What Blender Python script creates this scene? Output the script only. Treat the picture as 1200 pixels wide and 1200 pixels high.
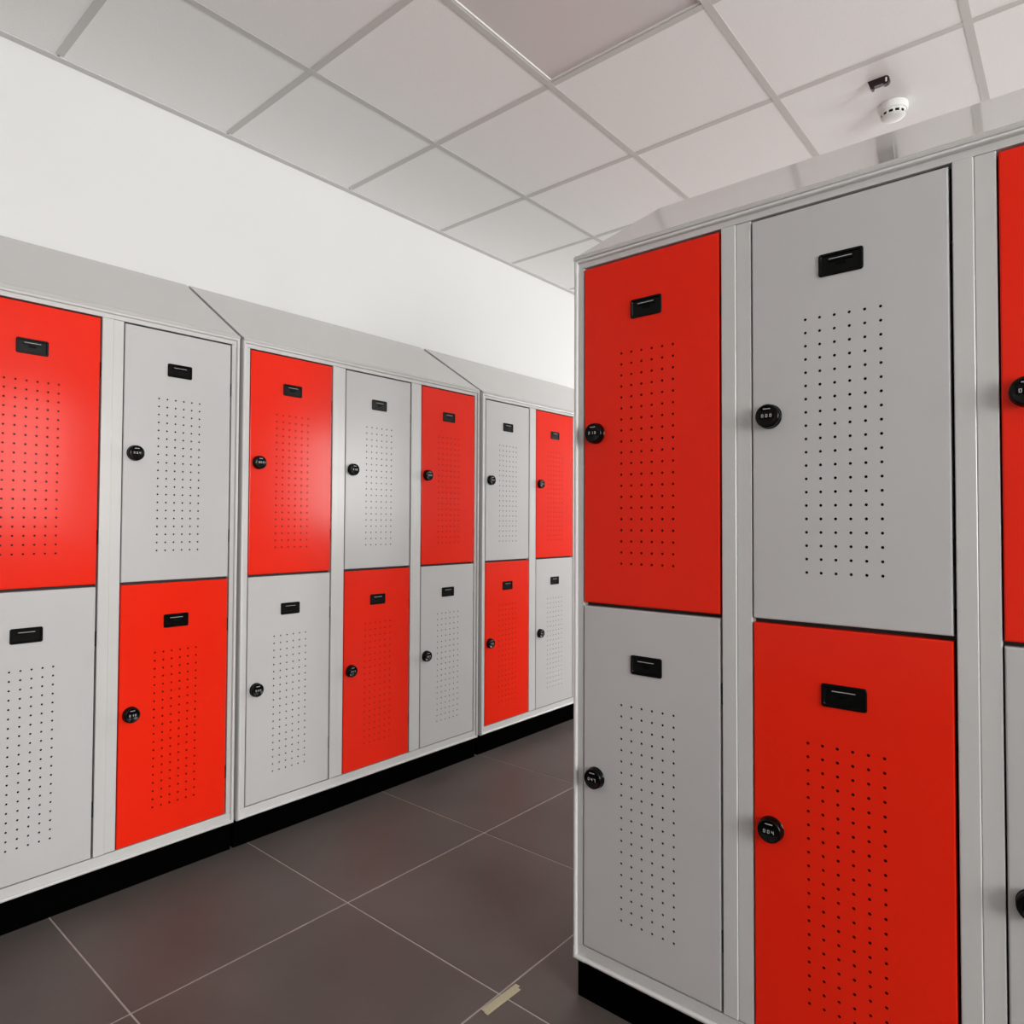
import bpy, bmesh, math, random
from mathutils import Matrix, Vector

# ------------------------------------------------------------------ clear
for o in list(bpy.data.objects):
    bpy.data.objects.remove(o)
SC = bpy.context.scene
COL = SC.collection
random.seed(4)

# ------------------------------------------------------------------ camera
YAW, PITCH, ROLL = 0.7022, 0.0238, 0.0041
cam_d = bpy.data.cameras.new('camera')
cam = bpy.data.objects.new('camera', cam_d)
COL.objects.link(cam)
cam_d.sensor_fit = 'HORIZONTAL'
cam_d.sensor_width = 36
cam_d.lens = 793.33 / 1200 * 36
cam_d.shift_y = -5.91 / 1200
cam_d.clip_start = 0.05
fw = Vector((-math.sin(YAW), math.cos(YAW), 0))
rt = Vector((math.cos(YAW), math.sin(YAW), 0))
up = Vector((0, 0, 1))
F = fw * math.cos(PITCH) + up * math.sin(PITCH)
U = up * math.cos(PITCH) - fw * math.sin(PITCH)
R = rt * math.cos(ROLL) + U * math.sin(ROLL)
U2 = U * math.cos(ROLL) - rt * math.sin(ROLL)
M3 = Matrix((R, U2, -F)).transposed()
cam.matrix_world = Matrix.Translation((0, 0, 1.1305)) @ M3.to_4x4()
SC.camera = cam

# ------------------------------------------------------------------ world, exposure, daylight
SC.view_settings.view_transform = 'Standard'
SC.view_settings.look = 'None'
SC.view_settings.gamma = 1
SC.view_settings.exposure = -0.06
SC.view_settings.use_curve_mapping = False
w = bpy.data.worlds.new('sky')
SC.world = w
w.use_nodes = True
w.node_tree.nodes['Background'].inputs[0].default_value = (0.80, 0.90, 1.0, 1)
w.node_tree.nodes['Background'].inputs[1].default_value = 1.2

# room extents (metres; z = 0 is the floor)
XW, XR = -2.688, 3.358
YF, YB = -2.891, 7.357
HC = 2.717
XL = -2.257          # front plane of the lockers on the left wall
YR = 1.354           # front plane of the free-standing lockers
WIN = [(-0.75, 1.15, 0.75), (1.62, 2.28, 1.05), (5.0, 6.4, 1.05)]     # windows of the right wall: y range, sill height
WZ1 = 2.42
WIN_W = 72.0
FILL_WIN = (-1.9, 0.0, 1.0)          # unseen back-wall window added for fill light: x range, sill height         # watts per square metre of window
for (a, b, WZ0) in WIN:
    L = bpy.data.lights.new('window_daylight', 'AREA')
    L.shape = 'RECTANGLE'
    L.size = b - a
    L.size_y = WZ1 - WZ0
    L.energy = WIN_W * (b - a) * (WZ1 - WZ0)
    L.color = (1.0, 0.985, 0.965)
    lo = bpy.data.objects.new('window_daylight', L)
    COL.objects.link(lo)
    lo.location = (XR + 0.16, (a + b) / 2, (WZ0 + WZ1) / 2)
    lo.rotation_euler = (0, math.radians(90), 0)   # -Z points to -X
    lo.rotation_euler = Matrix(((0, 0, 1), (-1, 0, 0), (0, -1, 0))).to_euler()

L = bpy.data.lights.new('back_fill_daylight', 'AREA')  # fill light shining in through the added back window
L.shape = 'RECTANGLE'
L.size, L.size_y = FILL_WIN[1] - FILL_WIN[0], WZ1 - FILL_WIN[2]
L.energy = 1.0 * WIN_W * L.size * L.size_y
L.color = (1.0, 0.985, 0.965)
lo = bpy.data.objects.new('back_fill_daylight', L)
COL.objects.link(lo)
lo.location = ((FILL_WIN[0] + FILL_WIN[1]) / 2, YB + 0.16, (FILL_WIN[2] + WZ1) / 2)
lo.rotation_euler = (math.radians(-90), 0, 0)      # -Z points to -Y


# ------------------------------------------------------------------ materials
def mat(name, col, rough=0.5, spec=0.5, metal=0.0, coat=0.0, coat_rough=0.1):
    m = bpy.data.materials.new(name)
    m.use_nodes = True
    b = m.node_tree.nodes['Principled BSDF']
    b.inputs['Base Color'].default_value = (*col, 1)
    b.inputs['Roughness'].default_value = rough
    b.inputs['Specular IOR Level'].default_value = spec
    b.inputs['Metallic'].default_value = metal
    b.inputs['Coat Weight'].default_value = coat
    b.inputs['Coat Roughness'].default_value = coat_rough
    return m


def noise_on(m, scale, c0, c1, detail=4, bump=0.0, bump_scale=None, rnd=0.0, rough=None):
    nt = m.node_tree
    N, Lk = nt.nodes, nt.links
    b = N['Principled BSDF']
    tc = N.new('ShaderNodeNewGeometry')
    nz = N.new('ShaderNodeTexNoise')
    nz.inputs['Scale'].default_value = scale
    nz.inputs['Detail'].default_value = detail
    Lk.new(tc.outputs['Position'], nz.inputs['Vector'])
    rp = N.new('ShaderNodeValToRGB')
    rp.color_ramp.elements[0].position = 0.3
    rp.color_ramp.elements[1].position = 0.7
    rp.color_ramp.elements[0].color = (*c0, 1)
    rp.color_ramp.elements[1].color = (*c1, 1)
    Lk.new(nz.outputs['Fac'], rp.inputs['Fac'])
    out = rp.outputs['Color']
    if rnd:
        oi = N.new('ShaderNodeObjectInfo')
        mr = N.new('ShaderNodeMapRange')
        mr.inputs['To Min'].default_value = 1 - rnd
        mr.inputs['To Max'].default_value = 1 + rnd
        Lk.new(oi.outputs['Random'], mr.inputs['Value'])
        hs = N.new('ShaderNodeHueSaturation')
        Lk.new(mr.outputs['Result'], hs.inputs['Value'])
        Lk.new(out, hs.inputs['Color'])
        out = hs.outputs['Color']
    Lk.new(out, b.inputs['Base Color'])
    if rough:
        mr2 = N.new('ShaderNodeMapRange')
        mr2.inputs['To Min'].default_value = rough[0]
        mr2.inputs['To Max'].default_value = rough[1]
        Lk.new(nz.outputs['Fac'], mr2.inputs['Value'])
        Lk.new(mr2.outputs['Result'], b.inputs['Roughness'])
    if bump:
        n2 = N.new('ShaderNodeTexNoise')
        n2.inputs['Scale'].default_value = bump_scale
        n2.inputs['Detail'].default_value = 3
        Lk.new(tc.outputs['Position'], n2.inputs['Vector'])
        bp = N.new('ShaderNodeBump')
        bp.inputs['Strength'].default_value = bump
        bp.inputs['Distance'].default_value = 0.002
        Lk.new(n2.outputs['Fac'], bp.inputs['Height'])
        Lk.new(bp.outputs['Normal'], b.inputs['Normal'])
    return m


GREY = (0.485, 0.480, 0.478)
M_red = noise_on(mat('red_paint', (0.80, 0.02, 0.006), 0.17, 0.15), 3, (0.76, 0.0185, 0.0050), (0.78, 0.0205, 0.0060),
                 bump=0.05, bump_scale=25)
M_grey = noise_on(mat('grey_paint', GREY, 0.24, 0.35), 3, (0.475, 0.470, 0.468), (0.495, 0.490, 0.487),
                  bump=0.05, bump_scale=25)
M_frame = mat('frame_grey_paint', (0.53, 0.53, 0.52), 0.25, 0.5)
M_bead = mat('frame_bead_grey', (0.57, 0.57, 0.56), 0.25, 0.5)
M_roof = noise_on(mat('roof_grey_paint', (0.46, 0.45, 0.44), 0.075, 0.6), 2, (0.46, 0.452, 0.44), (0.475, 0.465, 0.455),
                  bump=0.12, bump_scale=5)
M_body = mat('carcass_painted_shade', (0.04, 0.037, 0.037), 0.7, 0.2)  # inside of the grey cabinet, shade in the gaps put into the colour
M_plinth = mat('black_plinth', (0.001, 0.001, 0.001), 0.7, 0.0)
M_black = mat('black_plastic', (0.0012, 0.0012, 0.0012), 0.22, 0.16)
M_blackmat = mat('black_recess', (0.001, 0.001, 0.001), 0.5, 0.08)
M_mark = mat('white_print', (0.50, 0.50, 0.49), 0.5)
M_glint_dash = mat('slot_glint_and_dash', (0.38, 0.38, 0.38), 0.4)  # painted glint on the label slot; also the dash on the lock
M_wall = noise_on(mat('white_wall', (0.8, 0.8, 0.78), 0.8, 0.2), 1.2, (0.655, 0.66, 0.655), (0.675, 0.68, 0.675),
                  bump=0.08, bump_scale=120)
M_tile = noise_on(mat('ceiling_board', (0.62, 0.6, 0.58), 0.9, 0.2), 260, (0.79, 0.785, 0.775), (0.85, 0.845, 0.835),
                  bump=0.25, bump_scale=420, rnd=0.02)
M_tbar = mat('ceiling_grid_paint', (0.56, 0.545, 0.53), 0.85, 0.2)
M_angle = mat('ceiling_edge_paint', (0.60, 0.59, 0.58), 0.85, 0.1)
M_void = mat('ceiling_void', (0.05, 0.05, 0.05), 0.9)
M_floor = noise_on(mat('floor_stoneware', (0.085, 0.066, 0.060), 0.45, 0.26), 2.6, (0.076, 0.064, 0.058),
                   (0.106, 0.093, 0.086), detail=8, bump=0.10, bump_scale=90, rnd=0.04, rough=(0.40, 0.56))
M_grout = noise_on(mat('grout', (0.28, 0.24, 0.225), 0.85, 0.2), 30, (0.36, 0.315, 0.295), (0.42, 0.375, 0.355))
M_tape = noise_on(mat('masking_tape', (0.40, 0.37, 0.25), 0.7, 0.3), 300, (0.36, 0.335, 0.22), (0.44, 0.41, 0.28))
M_white = mat('white_plastic', (0.72, 0.72, 0.71), 0.65, 0.25)
M_diff = mat('light_diffuser', (0.62, 0.59, 0.585), 0.3, 0.5)
M_panelframe = mat('light_panel_frame', (0.72, 0.71, 0.70), 0.35)
M_smoke = mat('dark_red_plastic', (0.012, 0.0015, 0.002), 0.25, 0.5)
M_pvc = mat('window_frame_white', (0.75, 0.75, 0.75), 0.4)
M_glass = bpy.data.materials.new('window_glass')
M_glass.use_nodes = True
_nt = M_glass.node_tree
_nt.nodes.clear()
_o = _nt.nodes.new('ShaderNodeOutputMaterial')
_m = _nt.nodes.new('ShaderNodeMixShader')
_m.inputs[0].default_value = 0.06
_t = _nt.nodes.new('ShaderNodeBsdfTransparent')
_g = _nt.nodes.new('ShaderNodeBsdfGlossy')
_g.inputs['Roughness'].default_value = 0.02
_nt.links.new(_t.outputs[0], _m.inputs[1])
_nt.links.new(_g.outputs[0], _m.inputs[2])
_nt.links.new(_m.outputs[0], _o.inputs[0])


# ------------------------------------------------------------------ mesh helpers
def mesh_from(bm, name, mats):
    bmesh.ops.recalc_face_normals(bm, faces=bm.faces)
    me = bpy.data.meshes.new(name)
    bm.to_mesh(me)
    bm.free()
    for m in (mats if isinstance(mats, (list, tuple)) else [mats]):
        me.materials.append(m)
    return me


def link(name, me, parent=None, loc=(0, 0, 0)):
    o = bpy.data.objects.new(name, me)
    COL.objects.link(o)
    o.parent = parent
    o.location = loc
    return o


def bx(bm, x0, x1, y0, y1, z0, z1, bev=0.0, mi=0, seg=2):
    v = [bm.verts.new(p) for p in ((x0, y0, z0), (x1, y0, z0), (x1, y1, z0), (x0, y1, z0),
                                   (x0, y0, z1), (x1, y0, z1), (x1, y1, z1), (x0, y1, z1))]
    fs = [bm.faces.new([v[i] for i in q]) for q in
          ((3, 2, 1, 0), (4, 5, 6, 7), (0, 1, 5, 4), (1, 2, 6, 5), (2, 3, 7, 6), (3, 0, 4, 7))]
    for f in fs:
        f.material_index = mi
    if bev:
        es = list({e for f in fs for e in f.edges})
        r = bmesh.ops.bevel(bm, geom=es, offset=bev, segments=seg, affect='EDGES', profile=0.5)
        for f in r['faces']:
            f.material_index = mi
    return fs


def box_me(name, m, *a, **k):
    bm = bmesh.new()
    bx(bm, *a, **k)
    return mesh_from(bm, name, m)


def tag(o, label=None, cat=None, group=None, kind=None):
    if label:
        o['label'] = label
    if cat:
        o['category'] = cat
    if group:
        o['group'] = group
    if kind:
        o['kind'] = kind
    return o


def smooth(me, ang=35):
    me.shade_smooth()
    me.set_sharp_from_angle(angle=math.radians(ang))
    return me


def lathe(bm, prof, n=40, axis='z', c=(0, 0, 0), mi=0):
    """prof: list of (radius, height). axis 'z' up or 'y' (height runs to -y)."""
    rings = []
    for r, h in prof:
        ring = []
        for i in range(n):
            a = 2 * math.pi * i / n
            if r < 1e-7 and i:
                ring.append(ring[0])
                continue
            if axis == 'z':
                p = (c[0] + r * math.cos(a), c[1] + r * math.sin(a), c[2] + h)
            else:
                p = (c[0] + r * math.cos(a), c[1] - h, c[2] + r * math.sin(a))
            ring.append(bm.verts.new(p))
        rings.append(ring)
    for k in range(len(rings) - 1):
        A, B = rings[k], rings[k + 1]
        for i in range(n):
            j = (i + 1) % n
            q = []
            for v in (A[i], A[j], B[j], B[i]):
                if v not in q:
                    q.append(v)
            if len(q) > 2:
                f = bm.faces.new(q)
                f.material_index = mi


def struct(name, me, parent=None):
    o = link(name, me, parent)
    if parent is None:
        o['kind'] = 'structure'
    return o


# ------------------------------------------------------------------ the room shell
TH = 0.2
struct('wall_left', box_me('wall_left', M_wall, XW - TH, XW, YF - TH, YB + TH, -0.05, HC + 0.12))
bm = bmesh.new()
bx(bm, XW, FILL_WIN[0], YB, YB + TH, -0.05, HC + 0.12)
bx(bm, FILL_WIN[1], XR, YB, YB + TH, -0.05, HC + 0.12)
bx(bm, FILL_WIN[0], FILL_WIN[1], YB, YB + TH, -0.05, FILL_WIN[2])
bx(bm, FILL_WIN[0], FILL_WIN[1], YB, YB + TH, WZ1, HC + 0.12)
struct('wall_back', mesh_from(bm, 'wall_back', M_wall))
bm = bmesh.new()
t = 0.055
y0, y1 = YB + 0.04, YB + 0.10
bx(bm, FILL_WIN[0], FILL_WIN[1], y0, y1, FILL_WIN[2], FILL_WIN[2] + t, 0.004)
bx(bm, FILL_WIN[0], FILL_WIN[1], y0, y1, WZ1 - t, WZ1, 0.004)
xm = (FILL_WIN[0] + FILL_WIN[1]) / 2
for xx in (FILL_WIN[0], xm - t / 2, FILL_WIN[1] - t):
    bx(bm, xx, xx + t, y0, y1, FILL_WIN[2] + t, WZ1 - t, 0.004)
fr = struct('window_4', mesh_from(bm, 'window_frame', M_pvc))  # unseen window, added to let the fill light in
for (p, q) in ((FILL_WIN[0] + t, xm - t / 2), (xm + t / 2, FILL_WIN[1] - t)):
    link('pane', box_me('pane', M_glass, p, q, YB + 0.066, YB + 0.070, FILL_WIN[2] + t, WZ1 - t), fr)
bm = bmesh.new()
bx(bm, FILL_WIN[0] - 0.02, FILL_WIN[1] + 0.02, YB - 0.03, YB + 0.04, FILL_WIN[2] - 0.025, FILL_WIN[2] + 0.001, 0.004)
link('window_sill', mesh_from(bm, 'window_sill', M_pvc), fr)
struct('wall_front', box_me('wall_front', M_wall, XW, XR, YF - TH, YF, -0.05, HC + 0.12))
bm = bmesh.new()
ys = [YF - TH] + [v for p in WIN for v in p[:2]] + [YB + TH]
for i in range(0, len(ys), 2):
    bx(bm, XR, XR + TH, ys[i], ys[i + 1], -0.05, HC + 0.12)
for a, b, WZ0 in WIN:
    bx(bm, XR, XR + TH, a, b, -0.05, WZ0)
    bx(bm, XR, XR + TH, a, b, WZ1, HC + 0.12)
struct('wall_right', mesh_from(bm, 'wall_right', M_wall))
for i, (a, b, WZ0) in enumerate(WIN):
    bm = bmesh.new()
    t = 0.055
    x0, x1 = XR + 0.04, XR + 0.10
    bx(bm, x0, x1, a, b, WZ0, WZ0 + t, 0.004)
    bx(bm, x0, x1, a, b, WZ1 - t, WZ1, 0.004)
    for yy in (a, (a + b) / 2 - t / 2, b - t):
        bx(bm, x0, x1, yy, yy + t, WZ0 + t, WZ1 - t, 0.004)
    fr = struct('window_%d' % (i + 1), mesh_from(bm, 'window_frame', M_pvc))
    for (p, q) in ((a + t, (a + b) / 2 - t / 2), ((a + b) / 2 + t / 2, b - t)):
        link('pane', box_me('pane', M_glass, XR + 0.066, XR + 0.070, p, q, WZ0 + t, WZ1 - t), fr)
    bm = bmesh.new()
    bx(bm, XR - 0.03, XR + 0.04, a - 0.02, b + 0.02, WZ0 - 0.025, WZ0 + 0.001, 0.004)
    link('window_sill', mesh_from(bm, 'window_sill', M_pvc), fr)

# floor: grout bed and single stoneware tiles
floor = struct('floor', box_me('floor', M_grout, XW, XR, YF, YB, -0.05, -0.0012))
J = 0.0021
FX0, FY0 = -1.688, 0.646
cache = {}
xs = [XW] + [x for x in (FX0 + 0.6 * i for i in range(-1, 9)) if XW + 0.02 < x < XR - 0.02] + [XR]
yls = [YF] + [y for y in (FY0 + 0.6 * i for i in range(-6, 12)) if YF + 0.02 < y < YB - 0.02] + [YB]
for i in range(len(xs) - 1):
    for k in range(len(yls) - 1):
        wx, wy = xs[i + 1] - xs[i] - 2 * J, yls[k + 1] - yls[k] - 2 * J
        key = (round(wx, 3), round(wy, 3))
        if key not in cache:
            bm = bmesh.new()
            bx(bm, -wx / 2, wx / 2, -wy / 2, wy / 2, -0.010, 0.0, 0.0010, seg=1)
            cache[key] = mesh_from(bm, 'floor_tile', M_floor)
        link('floor_tile', cache[key], floor, ((xs[i] + xs[i + 1]) / 2, (yls[k] + yls[k + 1]) / 2, 0))

# ceiling: void board, lay-in tiles, visible T-bar grid
ceiling = struct('ceiling', box_me('ceiling', M_void, XW, XR, YF, YB, HC + 0.07, HC + 0.12))
CX = [-2.0621 + 0.6 * i for i in range(-1, 10)]
CY = [0.7326 + 0.6 * i for i in range(-6, 12)]
tile_me = None
LIGHT_CELL = (2, 7)
for i in range(len(CX) - 1):
    for k in range(len(CY) - 1):
        if (i, k) == LIGHT_CELL:
            continue
        if tile_me is None:
            bm = bmesh.new()
            bx(bm, -0.296, 0.296, -0.296, 0.296, 0.0017, 0.018)
            tile_me = mesh_from(bm, 'ceiling_tile', M_tile)
        link('ceiling_tile', tile_me, ceiling, ((CX[i] + CX[i + 1]) / 2, (CY[k] + CY[k + 1]) / 2, HC))
TB = 0.012
bm = bmesh.new()
bx(bm, -TB, TB, YF, YB, 0, 0.0014)
bx(bm, -0.001, 0.001, YF, YB, 0.0014, 0.038)
main_me = mesh_from(bm, 'ceiling_runner', M_tbar)
for x in CX[1:-1]:
    link('ceiling_runner', main_me, ceiling, (x, 0, HC))
bm = bmesh.new()
bx(bm, -0.2879, 0.2879, -TB, TB, 0.0003, 0.0016)
bx(bm, -0.2879, 0.2879, -0.001, 0.001, 0.0016, 0.038)
cross_me = mesh_from(bm, 'ceiling_cross_bar', M_tbar)
for i in range(len(CX) - 1):
    for y in CY[1:-1]:
        link('ceiling_cross_bar', cross_me, ceiling, ((CX[i] + CX[i + 1]) / 2, y, HC))
# L-shaped wall angle along each wall, a trim of its own
for n, (x0, x1, y0, y1) in enumerate(((XW, XW + 0.030, YF, YB), (XR - 0.030, XR, YF, YB),
                                      (XW + 0.03, XR - 0.03, YF, YF + 0.030), (XW + 0.03, XR - 0.03, YB - 0.030, YB))):
    bm = bmesh.new()
    bx(bm, x0, x1, y0, y1, HC - 0.0006, HC + 0.0022, 0.0006, seg=1)
    if n == 0:
        bx(bm, x0, x0 + 0.0015, y0, y1, HC - 0.0006, HC + 0.025)
    struct('trim_%d' % (n + 1), mesh_from(bm, 'trim', M_angle))

# ------------------------------------------------------------------ switched-off light panel
lp = link('ceiling_light', None, None, (CX[2] + 0.3, CY[7] + 0.3, HC))
tag(lp, 'unlit square light panel with thin white rim set in the tiled ceiling', 'ceiling light')
bm = bmesh.new()
a, b = 0.2975, 0.281
for (x0, x1, y0, y1) in ((-a, a, -a, -b), (-a, a, b, a), (-a, -b, -b, b), (b, a, -b, b)):
    bx(bm, x0, x1, y0, y1, -0.0012 + 0.0045, 0.018, 0.0012, seg=2)
link('frame', mesh_from(bm, 'light_frame', M_panelframe), lp)
link('diffuser', box_me('diffuser', M_diff, -b, b, -b, b, 0.0075, 0.012), lp)

# ------------------------------------------------------------------ locker parts (local: x along the front, -y outward)
DW, DH = 0.3385, 0.800
PIT = 0.4070
DB = 0.062            # height at which the lower doors start (above the plinth base line is added later)
HX = [0.168 + 0.026 * (i - 2.5) for i in range(6)]
HZ = [0.0955 + 0.02555 * i for i in range(20)]


def door_mesh(m):
    bm = bmesh.new()
    r = 0.0026
    yf = -0.0025

    def loop(off, y):
        return [bm.verts.new(p) for p in ((off, y, off), (DW - off, y, off), (DW - off, y, DH - off), (off, y, DH - off))]
    prof = [(0.0, 0.018), (0.0, yf + r), (r * 0.3, yf + r * 0.3), (r, yf)]
    loops = [loop(*p) for p in prof]
    for A, B in zip(loops, loops[1:]):
        for i in range(4):
            j = (i + 1) % 4
            bm.faces.new((A[i], A[j], B[j], B[i]))
    L = loops[-1]
    hx, hz = 0.013, 0.02555 / 2
    X = [HX[0] - hx + 0.026 * i for i in range(7)]
    Z = [HZ[0] - hz + 0.02555 * i for i in range(21)]
    G = {(i, k): bm.verts.new((X[i], yf, Z[k])) for i in range(7) for k in range(21)}
    # frame around the perforated field
    bm.faces.new([L[0], L[1]] + [G[(i, 0)] for i in range(6, -1, -1)])
    bm.faces.new([L[1], L[2]] + [G[(6, k)] for k in range(20, -1, -1)])
    bm.faces.new([L[2], L[3]] + [G[(i, 20)] for i in range(0, 7)])
    bm.faces.new([L[3], L[0]] + [G[(0, k)] for k in range(0, 21)])
    R0 = 0.0029
    for i in range(6):
        for k in range(20):
            cx, cz = HX[i], HZ[k]
            ring = [bm.verts.new((cx + R0 * math.cos(a), yf, cz + R0 * math.sin(a)))
                    for a in (math.radians(45 * q + 22.5) for q in range(8))]
            back = [bm.verts.new((v.co.x, yf + 0.0012, v.co.z)) for v in ring]
            for q in range(8):
                bm.faces.new((ring[q], ring[(q + 1) % 8], back[(q + 1) % 8], back[q]))
            c = [G[(i + 1, k)], G[(i + 1, k + 1)], G[(i, k + 1)], G[(i, k)]]   # SE, NE, NW, SW
            # octagon verts 0,1 (22,67: NE quadrant) 2,3 NW, 4,5 SW, 6,7 SE
            NE, NW, SW, SE = c[1], c[2], c[3], c[0]
            bm.faces.new((SE, NE, ring[0], ring[7]))
            bm.faces.new((NE, ring[1], ring[0]))
            bm.faces.new((NE, NW, ring[2], ring[1]))
            bm.faces.new((NW, ring[3], ring[2]))
            bm.faces.new((NW, SW, ring[4], ring[3]))
            bm.faces.new((SW, ring[5], ring[4]))
            bm.faces.new((SW, SE, ring[6], ring[5]))
            bm.faces.new((SE, ring[7], ring[6]))
    # dark sheet added behind the perforated field in place of the shaded interior
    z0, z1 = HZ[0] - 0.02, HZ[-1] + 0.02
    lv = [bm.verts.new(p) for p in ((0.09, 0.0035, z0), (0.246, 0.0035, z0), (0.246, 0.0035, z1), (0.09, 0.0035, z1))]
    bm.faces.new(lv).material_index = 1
    bm.normal_update()
    me = bpy.data.meshes.new('door')
    bm.to_mesh(me)
    bm.free()
    me.materials.append(m)
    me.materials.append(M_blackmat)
    return me


def rrect(cx, cz, w, h, r, n=4):
    pts = []
    for sx, sz, a0 in ((1, 1, 0), (-1, 1, 90), (-1, -1, 180), (1, -1, 270)):
        for i in range(n + 1):
            a = math.radians(a0 + 90 * i / n)
            pts.append((cx + sx * (w / 2 - r) + r * math.cos(a), cz + sz * (h / 2 - r) + r * math.sin(a)))
    return pts


def stack(bm, layers, mi=0, cap=True):
    """layers: list of (outline points, y); joins equal-count outlines; caps the last."""
    prev = None
    for pts, y in layers:
        cur = [bm.verts.new((x, y, z)) for x, z in pts]
        if prev:
            for i in range(len(cur)):
                j = (i + 1) % len(cur)
                f = bm.faces.new((prev[i], prev[j], cur[j], cur[i]))
                f.material_index = mi
        prev = cur
    if cap:
        bm.faces.new(prev).material_index = mi


def label_mesh():
    bm = bmesh.new()
    w, h = 0.078, 0.043
    stack(bm, [(rrect(0, 0, w, h, 0.005), -0.0020), (rrect(0, 0, w, h, 0.005), -0.0042),
               (rrect(0, 0, w - 0.002, h - 0.002, 0.0045), -0.0052),
               (rrect(0, 0, w - 0.009, h - 0.009, 0.003), -0.0052),
               (rrect(0, 0, w - 0.012, h - 0.012, 0.002), -0.0030)])
    # finger recess lip with a pale line painted as light caught on the slot edge, and the small catch below it
    bx(bm, -0.022, 0.022, -0.0052, -0.0028, 0.0045, 0.0115, 0.0006, 0)
    bx(bm, -0.020, 0.020, -0.0056, -0.0050, 0.0086, 0.0100, 0, 1)
    bx(bm, -0.009, 0.009, -0.0044, -0.0028, -0.004, 0.0025, 0.0005, 2)
    return mesh_from(bm, 'label_holder', [M_black, M_glint_dash, M_blackmat])


SEG = {'0': 'abcdef', '4': 'fgbc', '1': 'bc', '2': 'abged', '3': 'abgcd', '7': 'abc', '8': 'abcdefg', '5': 'afgcd'}


def digit(bm, ch, cx, cz, y, w=0.0042, h=0.0062, t=0.0010, mi=1):
    r = {'a': (-w / 2, w / 2, h / 2 - t, h / 2), 'd': (-w / 2, w / 2, -h / 2, -h / 2 + t),
         'g': (-w / 2, w / 2, -t / 2, t / 2), 'f': (-w / 2, -w / 2 + t, 0, h / 2), 'e': (-w / 2, -w / 2 + t, -h / 2, 0),
         'b': (w / 2 - t, w / 2, 0, h / 2), 'c': (w / 2 - t, w / 2, -h / 2, 0)}
    for s in SEG[ch]:
        x0, x1, z0, z1 = r[s]
        bx(bm, cx + x0, cx + x1, y - 0.0002, y + 0.0002, cz + z0, cz + z1, 0, mi)


def lock_mesh(code):
    bm = bmesh.new()
    lathe(bm, [(0.0, -0.001), (0.0245, -0.001), (0.0245, 0.003), (0.0232, 0.0035), (0.0236, 0.010), (0.0232, 0.0165),
               (0.0215, 0.0188), (0.0195, 0.0194), (0.0190, 0.0188), (0.0, 0.0188)], 40, 'y')
    for f in bm.faces:
        f.smooth = True
    # wheel window with three number wheels, index dash above
    bx(bm, -0.0135, 0.0135, -0.0194, -0.0180, -0.0062, 0.0062, 0.0004, 2)
    for i, ch in enumerate(code):
        x = -0.0080 + i * 0.0080
        bx(bm, x - 0.0030, x + 0.0030, -0.0202, -0.0185, -0.0058, 0.0058, 0.0008, 0)
        digit(bm, ch, x, 0, -0.0203)
    bx(bm, -0.007, 0.007, -0.0192, -0.0186, 0.0128, 0.0146, 0, 3)
    return mesh_from(bm, 'combination_lock', [M_black, M_mark, M_blackmat, M_glint_dash])


def loopsweep(bm, x0, x1, z0, z1, prof, rc=0.0):
    """sweep prof [(inset, y)] round a rectangle with mitred corners."""
    rings = []
    for ins, y in prof:
        rings.append([bm.verts.new(p) for p in ((x0 + ins, y, z0 + ins), (x1 - ins, y, z0 + ins),
                                                (x1 - ins, y, z1 - ins), (x0 + ins, y, z1 - ins))])
    for A, B in zip(rings, rings[1:]):
        for i in range(4):
            j = (i + 1) % 4
            bm.faces.new((A[i], A[j], B[j], B[i]))


ME_red, ME_grey = door_mesh(M_red), door_mesh(M_grey)
ME_label = label_mesh()
ME_locks = [lock_mesh(c) for c in ('004', '000', '302', '047', '210')]
bm = bmesh.new()
bx(bm, 0, 0.0042, 0.0015, 0.010, -0.022, 0.022, 0.0008)
ME_hinge = mesh_from(bm, 'hinge', M_blackmat)

ZP, ZB, ZS, ZT, ZTOP = 0.096, 0.1345, 0.9430, 1.743, 1.7715


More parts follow.
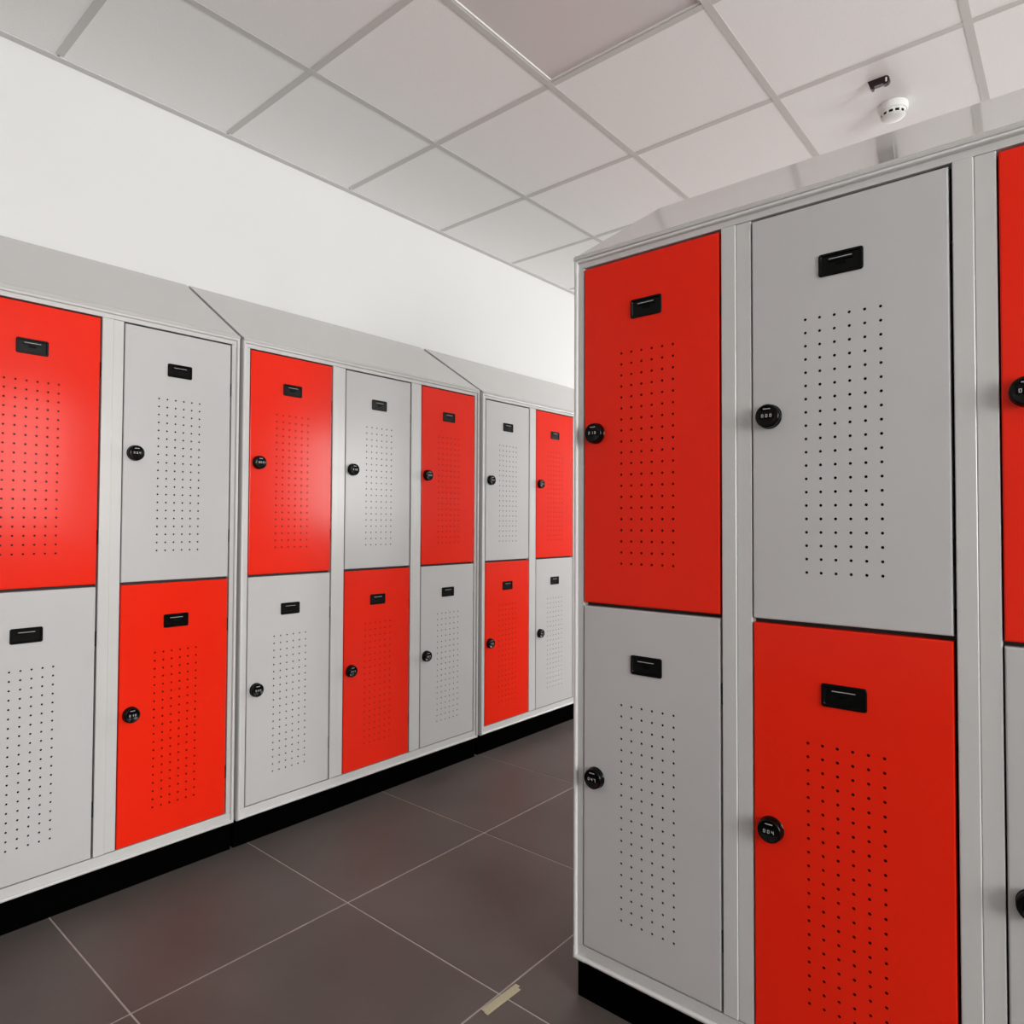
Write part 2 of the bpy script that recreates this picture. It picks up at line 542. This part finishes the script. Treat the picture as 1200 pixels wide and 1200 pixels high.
def locker_unit(label, reds, side, W, mar, pitch, depth, loc, rot, mul_first=0, n=3):
    """reds: per column True if the upper door is red. side: which seam the doors sit at."""
    u = link('locker_unit', None, None, loc)
    u.rotation_euler = (0, 0, rot)
    tag(u, label, 'locker', 'locker units with red and grey doors')
    X0 = [mar + pitch * i for i in range(n)]
    y_in = 0.020
    # carcass: sides, back, floor, middle shelf, top, partitions
    bm = bmesh.new()
    t = 0.0012
    for (p, q) in ((0.0012, 0.0030), (W - 0.0030, W - 0.0012)):
        bx(bm, p, q, 0.010, depth, ZP, ZTOP - 0.002, 0, 1)
    for (p, q) in ((0.0030, 0.0040), (W - 0.0040, W - 0.0030)):
        bx(bm, p, q, 0.022, depth - 0.002, ZP + 0.002, ZTOP - 0.004)
    bx(bm, 0.003, W - 0.003, depth - t, depth, ZP, ZTOP - 0.002, 0, 1)
    bx(bm, 0.003, W - 0.003, 0.010, depth - t, ZP, ZP + t, 0, 1)
    bx(bm, 0.003, W - 0.003, 0.010, depth - t, ZTOP - 0.004, ZTOP - 0.002)
    bx(bm, 0.004, W - 0.004, y_in, depth - t, (ZS + ZB + DH) / 2 - 0.006, (ZS + ZB + DH) / 2 + 0.006)
    for i in range(1, n):
        xc = (X0[i] + X0[i - 1] + DW) / 2
        bx(bm, xc - 0.01, xc + 0.01, 0.012, depth - t, ZP + t, ZTOP - 0.004)
    link('cabinet_body', mesh_from(bm, 'cabinet_body', [M_body, M_frame]), u)
    # outer frame: rounded bead, shallow groove, flat lip
    b = [(0.0, 0.030), (0.0, -0.0030), (0.0006, -0.0058), (0.0022, -0.0078), (0.0045, -0.0086), (0.0070, -0.0078),
         (0.0088, -0.0055), (0.0096, -0.0025), (0.0098, 0.0012), (0.0210, 0.0012)]
    bm = bmesh.new()
    loopsweep(bm, 0, W, ZP, ZTOP, b)
    for f in bm.faces:
        f.material_index = 1
    # flat lips that reach the door openings
    m2 = mar - 0.0028
    bx(bm, 0.0105, m2, -0.0006, 0.024, ZB - 0.0028, ZT + 0.0052, 0.0005, seg=1)
    bx(bm, W - m2 + 0.003, W - 0.0105, -0.0006, 0.024, ZB - 0.0028, ZT + 0.0052, 0.0005, seg=1)
    bx(bm, 0.0105, W - 0.0105, -0.0006, 0.024, ZP + 0.0095, ZB - 0.0030, 0.0005, seg=1)
    bx(bm, 0.0105, W - 0.0105, -0.0006, 0.024, ZT + 0.0055, ZTOP - 0.0095, 0.0005, seg=1)
    fm = mesh_from(bm, 'outer_frame', [M_frame, M_bead])
    smooth(fm, 40)
    link('outer_frame', fm, u)
    # moulded corner caps clipped over the bead
    e = 0.0009
    LC = 0.032
    for (cx, cz, sx, sz) in ((0, ZP, 1, 1), (W, ZP, -1, 1), (W, ZTOP, -1, -1), (0, ZTOP, 1, -1)):
        bm = bmesh.new()
        pr = [(-e, 0.012), (-e, -0.0035), (0.0004, -0.0063), (0.0020, -0.0084), (0.0045, -0.0092), (0.0074, -0.0083),
              (0.0093, -0.0058), (0.0101, -0.0028), (0.0103, -0.0011), (0.0190, -0.0011)]
        A = [bm.verts.new((cx + sx * LC, y, cz + sz * i)) for i, y in pr]
        Bv = [bm.verts.new((cx + sx * i, y, cz + sz * i)) for i, y in pr]
        Cv = [bm.verts.new((cx + sx * i, y, cz + sz * LC)) for i, y in pr]
        for k in range(len(pr) - 1):
            bm.faces.new((A[k], A[k + 1], Bv[k + 1], Bv[k]))
            bm.faces.new((Bv[k], Bv[k + 1], Cv[k + 1], Cv[k]))
        # closed ends
        Ae = [bm.verts.new((v.co.x, 0.012, v.co.z)) for v in A]
        Ce = [bm.verts.new((v.co.x, 0.012, v.co.z)) for v in Cv]
        for k in range(len(pr) - 1):
            bm.faces.new((A[k], A[k + 1], Ae[k + 1], Ae[k]))
            bm.faces.new((Cv[k], Cv[k + 1], Ce[k + 1], Ce[k]))
        cm = mesh_from(bm, 'corner_cap', M_bead)
        smooth(cm, 40)
        link('corner_cap', cm, u)
    # posts between the bays: two folded sheet profiles side by side
    for i in range(1, n):
        a = X0[i - 1] + DW + 0.0050
        c = X0[i] - 0.0028
        mid = (a + c) / 2
        for (p, q, yp) in ((a, mid - 0.0002, -0.0036), (mid + 0.0002, c, -0.0010)):
            bm = bmesh.new()
            bx(bm, p, q, yp, 0.022, ZB - 0.0005, ZT + 0.0045, 0.0017, seg=3)
            link('post', mesh_from(bm, 'post', M_frame), u)
    # plinth
    bm = bmesh.new()
    bx(bm, 0.002 if loc[0] > -1 else -0.004, W - 0.002, 0.012, depth - 0.005, 0.0, ZP, 0.001, seg=1)
    link('plinth', mesh_from(bm, 'plinth', M_plinth), u)
    # sloping top: folded front lip, inclined sheet, closed triangular ends
    bm = bmesh.new()
    yb, zb = depth, 2.060
    prof = [(-0.0085, ZTOP - 0.0020), (-0.0095, ZTOP - 0.0020), (-0.0098, ZTOP + 0.0015), (-0.0090, ZTOP + 0.0052),
            (-0.0070, ZTOP + 0.0082), (-0.0040, ZTOP + 0.0105), (0.0, ZTOP + 0.0125), (0.012, ZTOP + 0.0190),
            (yb, zb), (yb, ZTOP + 0.0010), (-0.0085, ZTOP + 0.0010)]
    lv = [bm.verts.new((0.0008, y, z)) for y, z in prof]
    rv = [bm.verts.new((W - 0.0008, y, z)) for y, z in prof]
    for i in range(len(prof)):
        j = (i + 1) % len(prof)
        bm.faces.new((lv[i], lv[j], rv[j], rv[i]))
    bm.faces.new(lv)
    bm.faces.new(rv)
    link('sloping_top', smooth(mesh_from(bm, 'sloping_top', M_roof), 30), u)
    # doors
    for i in range(n):
        for row in (0, 1):
            red = reds[i] if row else not reds[i]
            d = link('door', ME_red if red else ME_grey, u, (X0[i], 0, ZS if row else ZB))
            d['label'] = 'red perforated door' if red else 'light grey perforated door'
            link('label_holder', ME_label, d, (0.167, 0, 0.6775))
            k = (i * 2 + row + mul_first) % len(ME_locks)
            lk = link('combination_lock', ME_locks[k], d, (0.034, 0, 0.4005))
            for hz in (0.14, 0.645):
                link('hinge', ME_hinge, d, (DW + 0.0003, 0, hz))
    return u


HALF = math.pi / 2
# left wall, three units; local x runs along world +Y, front faces world +X
PL = 0.4070
WL = 2 * 0.031 + 2 * PL + DW
locker_unit('locker unit on the left wall nearest the camera, cut off by the left edge',
            [False, True, False], 0, WL, 0.031, PL, 0.426, (XL, 0.8130 - 2 * PL - 0.031, 0), HALF, 0)
locker_unit('middle locker unit against the white wall, red doors at both upper corners',
            [True, False, True], 0, WL, 0.031, PL, 0.426, (XL, 1.2265 - 0.031, 0), HALF, 1)
locker_unit('farthest locker unit along the white wall, partly hidden behind the free-standing one',
            [False, True, False, True], 0, 0.062 + 3 * 0.4035 + DW, 0.031, 0.4035, 0.420, (XL - 0.004, 2.4690 - 0.031, 0), HALF, 2, 4)
# free-standing unit in front on the right
WRm = 0.0275
locker_unit('nearest locker unit on the right, standing free with glossy sloping top',
            [True, False, True], 0, 2 * WRm + 2 * 0.4078 + DW, WRm, 0.4078, 0.430, (-0.9445, YR, 0), 0, 3)

# ------------------------------------------------------------------ small things on the ceiling and floor
bm = bmesh.new()
base_prof = [(0.0, 0.0), (0.050, 0.0), (0.051, -0.004), (0.050, -0.020), (0.047, -0.026), (0.0, -0.026)]
lathe(bm, base_prof, 48)
sd = link('smoke_detector', None, None, (-0.535, 2.856, HC))
tag(sd, 'round white smoke detector with black slots under the ceiling tiles', 'smoke detector')
bme = smooth(mesh_from(bm, 'base', M_white), 40)
link('base', bme, sd)
bm = bmesh.new()
lathe(bm, [(0.0, -0.0255), (0.0435, -0.0255), (0.0440, -0.030), (0.0425, -0.0335), (0.0395, -0.0335)], 48)
lathe(bm, [(0.0405, -0.0425), (0.0415, -0.0440), (0.0370, -0.0475), (0.026, -0.0505), (0.012, -0.0517), (0.0, -0.052)], 48)
lathe(bm, [(0.0395, -0.0335), (0.0405, -0.0425)], 48, mi=1)
for k in range(12):
    a = 2 * math.pi * (k + 0.5) / 12
    m0 = len(bm.verts)
    fs = bx(bm, 0.037, 0.0425, -0.0035, 0.0035, -0.0435, -0.0325)
    vs = {v for f in fs for v in f.verts}
    bmesh.ops.rotate(bm, verts=list(vs), cent=(0, 0, 0), matrix=Matrix.Rotation(a, 3, 'Z'))
hm = smooth(mesh_from(bm, 'sensor_head', [M_white, M_blackmat]), 40)
link('sensor_head', hm, sd)

# dark red remote indicator beside it
ri = link('warning_indicator', None, None, (-0.541, 2.655, HC))
tag(ri, 'small dark red indicator lamp fixed to the ceiling beside the smoke detector', 'indicator')
bm = bmesh.new()
pts = [(-0.040, 0.0), (0.030, 0.0)]
for i in range(7):
    a = math.radians(90 - 180 * i / 6)
    pts.append((0.026 + 0.014 * math.cos(a), -0.017 + 0.017 * math.sin(a)))
pts += [(0.018, -0.034), (0.016, -0.028), (-0.018, -0.028), (-0.020, -0.036), (-0.028, -0.036)]
for s in (1,):
    A = [bm.verts.new((x, -0.011, z)) for x, z in pts]
    B = [bm.verts.new((x, 0.011, z)) for x, z in pts]
    bm.faces.new(A)
    bm.faces.new(B)
    for i in range(len(pts)):
        j = (i + 1) % len(pts)
        bm.faces.new((A[i], A[j], B[j], B[i]))
link('housing', mesh_from(bm, 'housing', M_smoke), ri)
ri.scale = (0.88, 0.88, 0.88)
bm = bmesh.new()
pp = rrect(0.0285, -0.017, 0.006, 0.018, 0.0028)
stack(bm, [(pp, -0.0105), (pp, -0.0120)])
tag(link('lens', mesh_from(bm, 'lens', M_white), ri), 'pale lens')

# strip of masking tape stuck over the grout joint
tp = []
bm = bmesh.new()
bx(bm, -0.0125, 0.0015, -0.060, 0.060, 0.0, 0.0007, 0.0002, seg=1)
bx(bm, -0.0005, 0.0115, -0.063, 0.052, 0.0003, 0.0012, 0.0002, seg=1)
t = link('tape_strip', mesh_from(bm, 'tape_strip', M_tape), None, (-1.070, 1.238, 0.0))
t.rotation_euler = (0, 0, math.radians(-2))
tag(t, 'short strip of pale yellow tape stuck across a floor tile joint', 'tape')
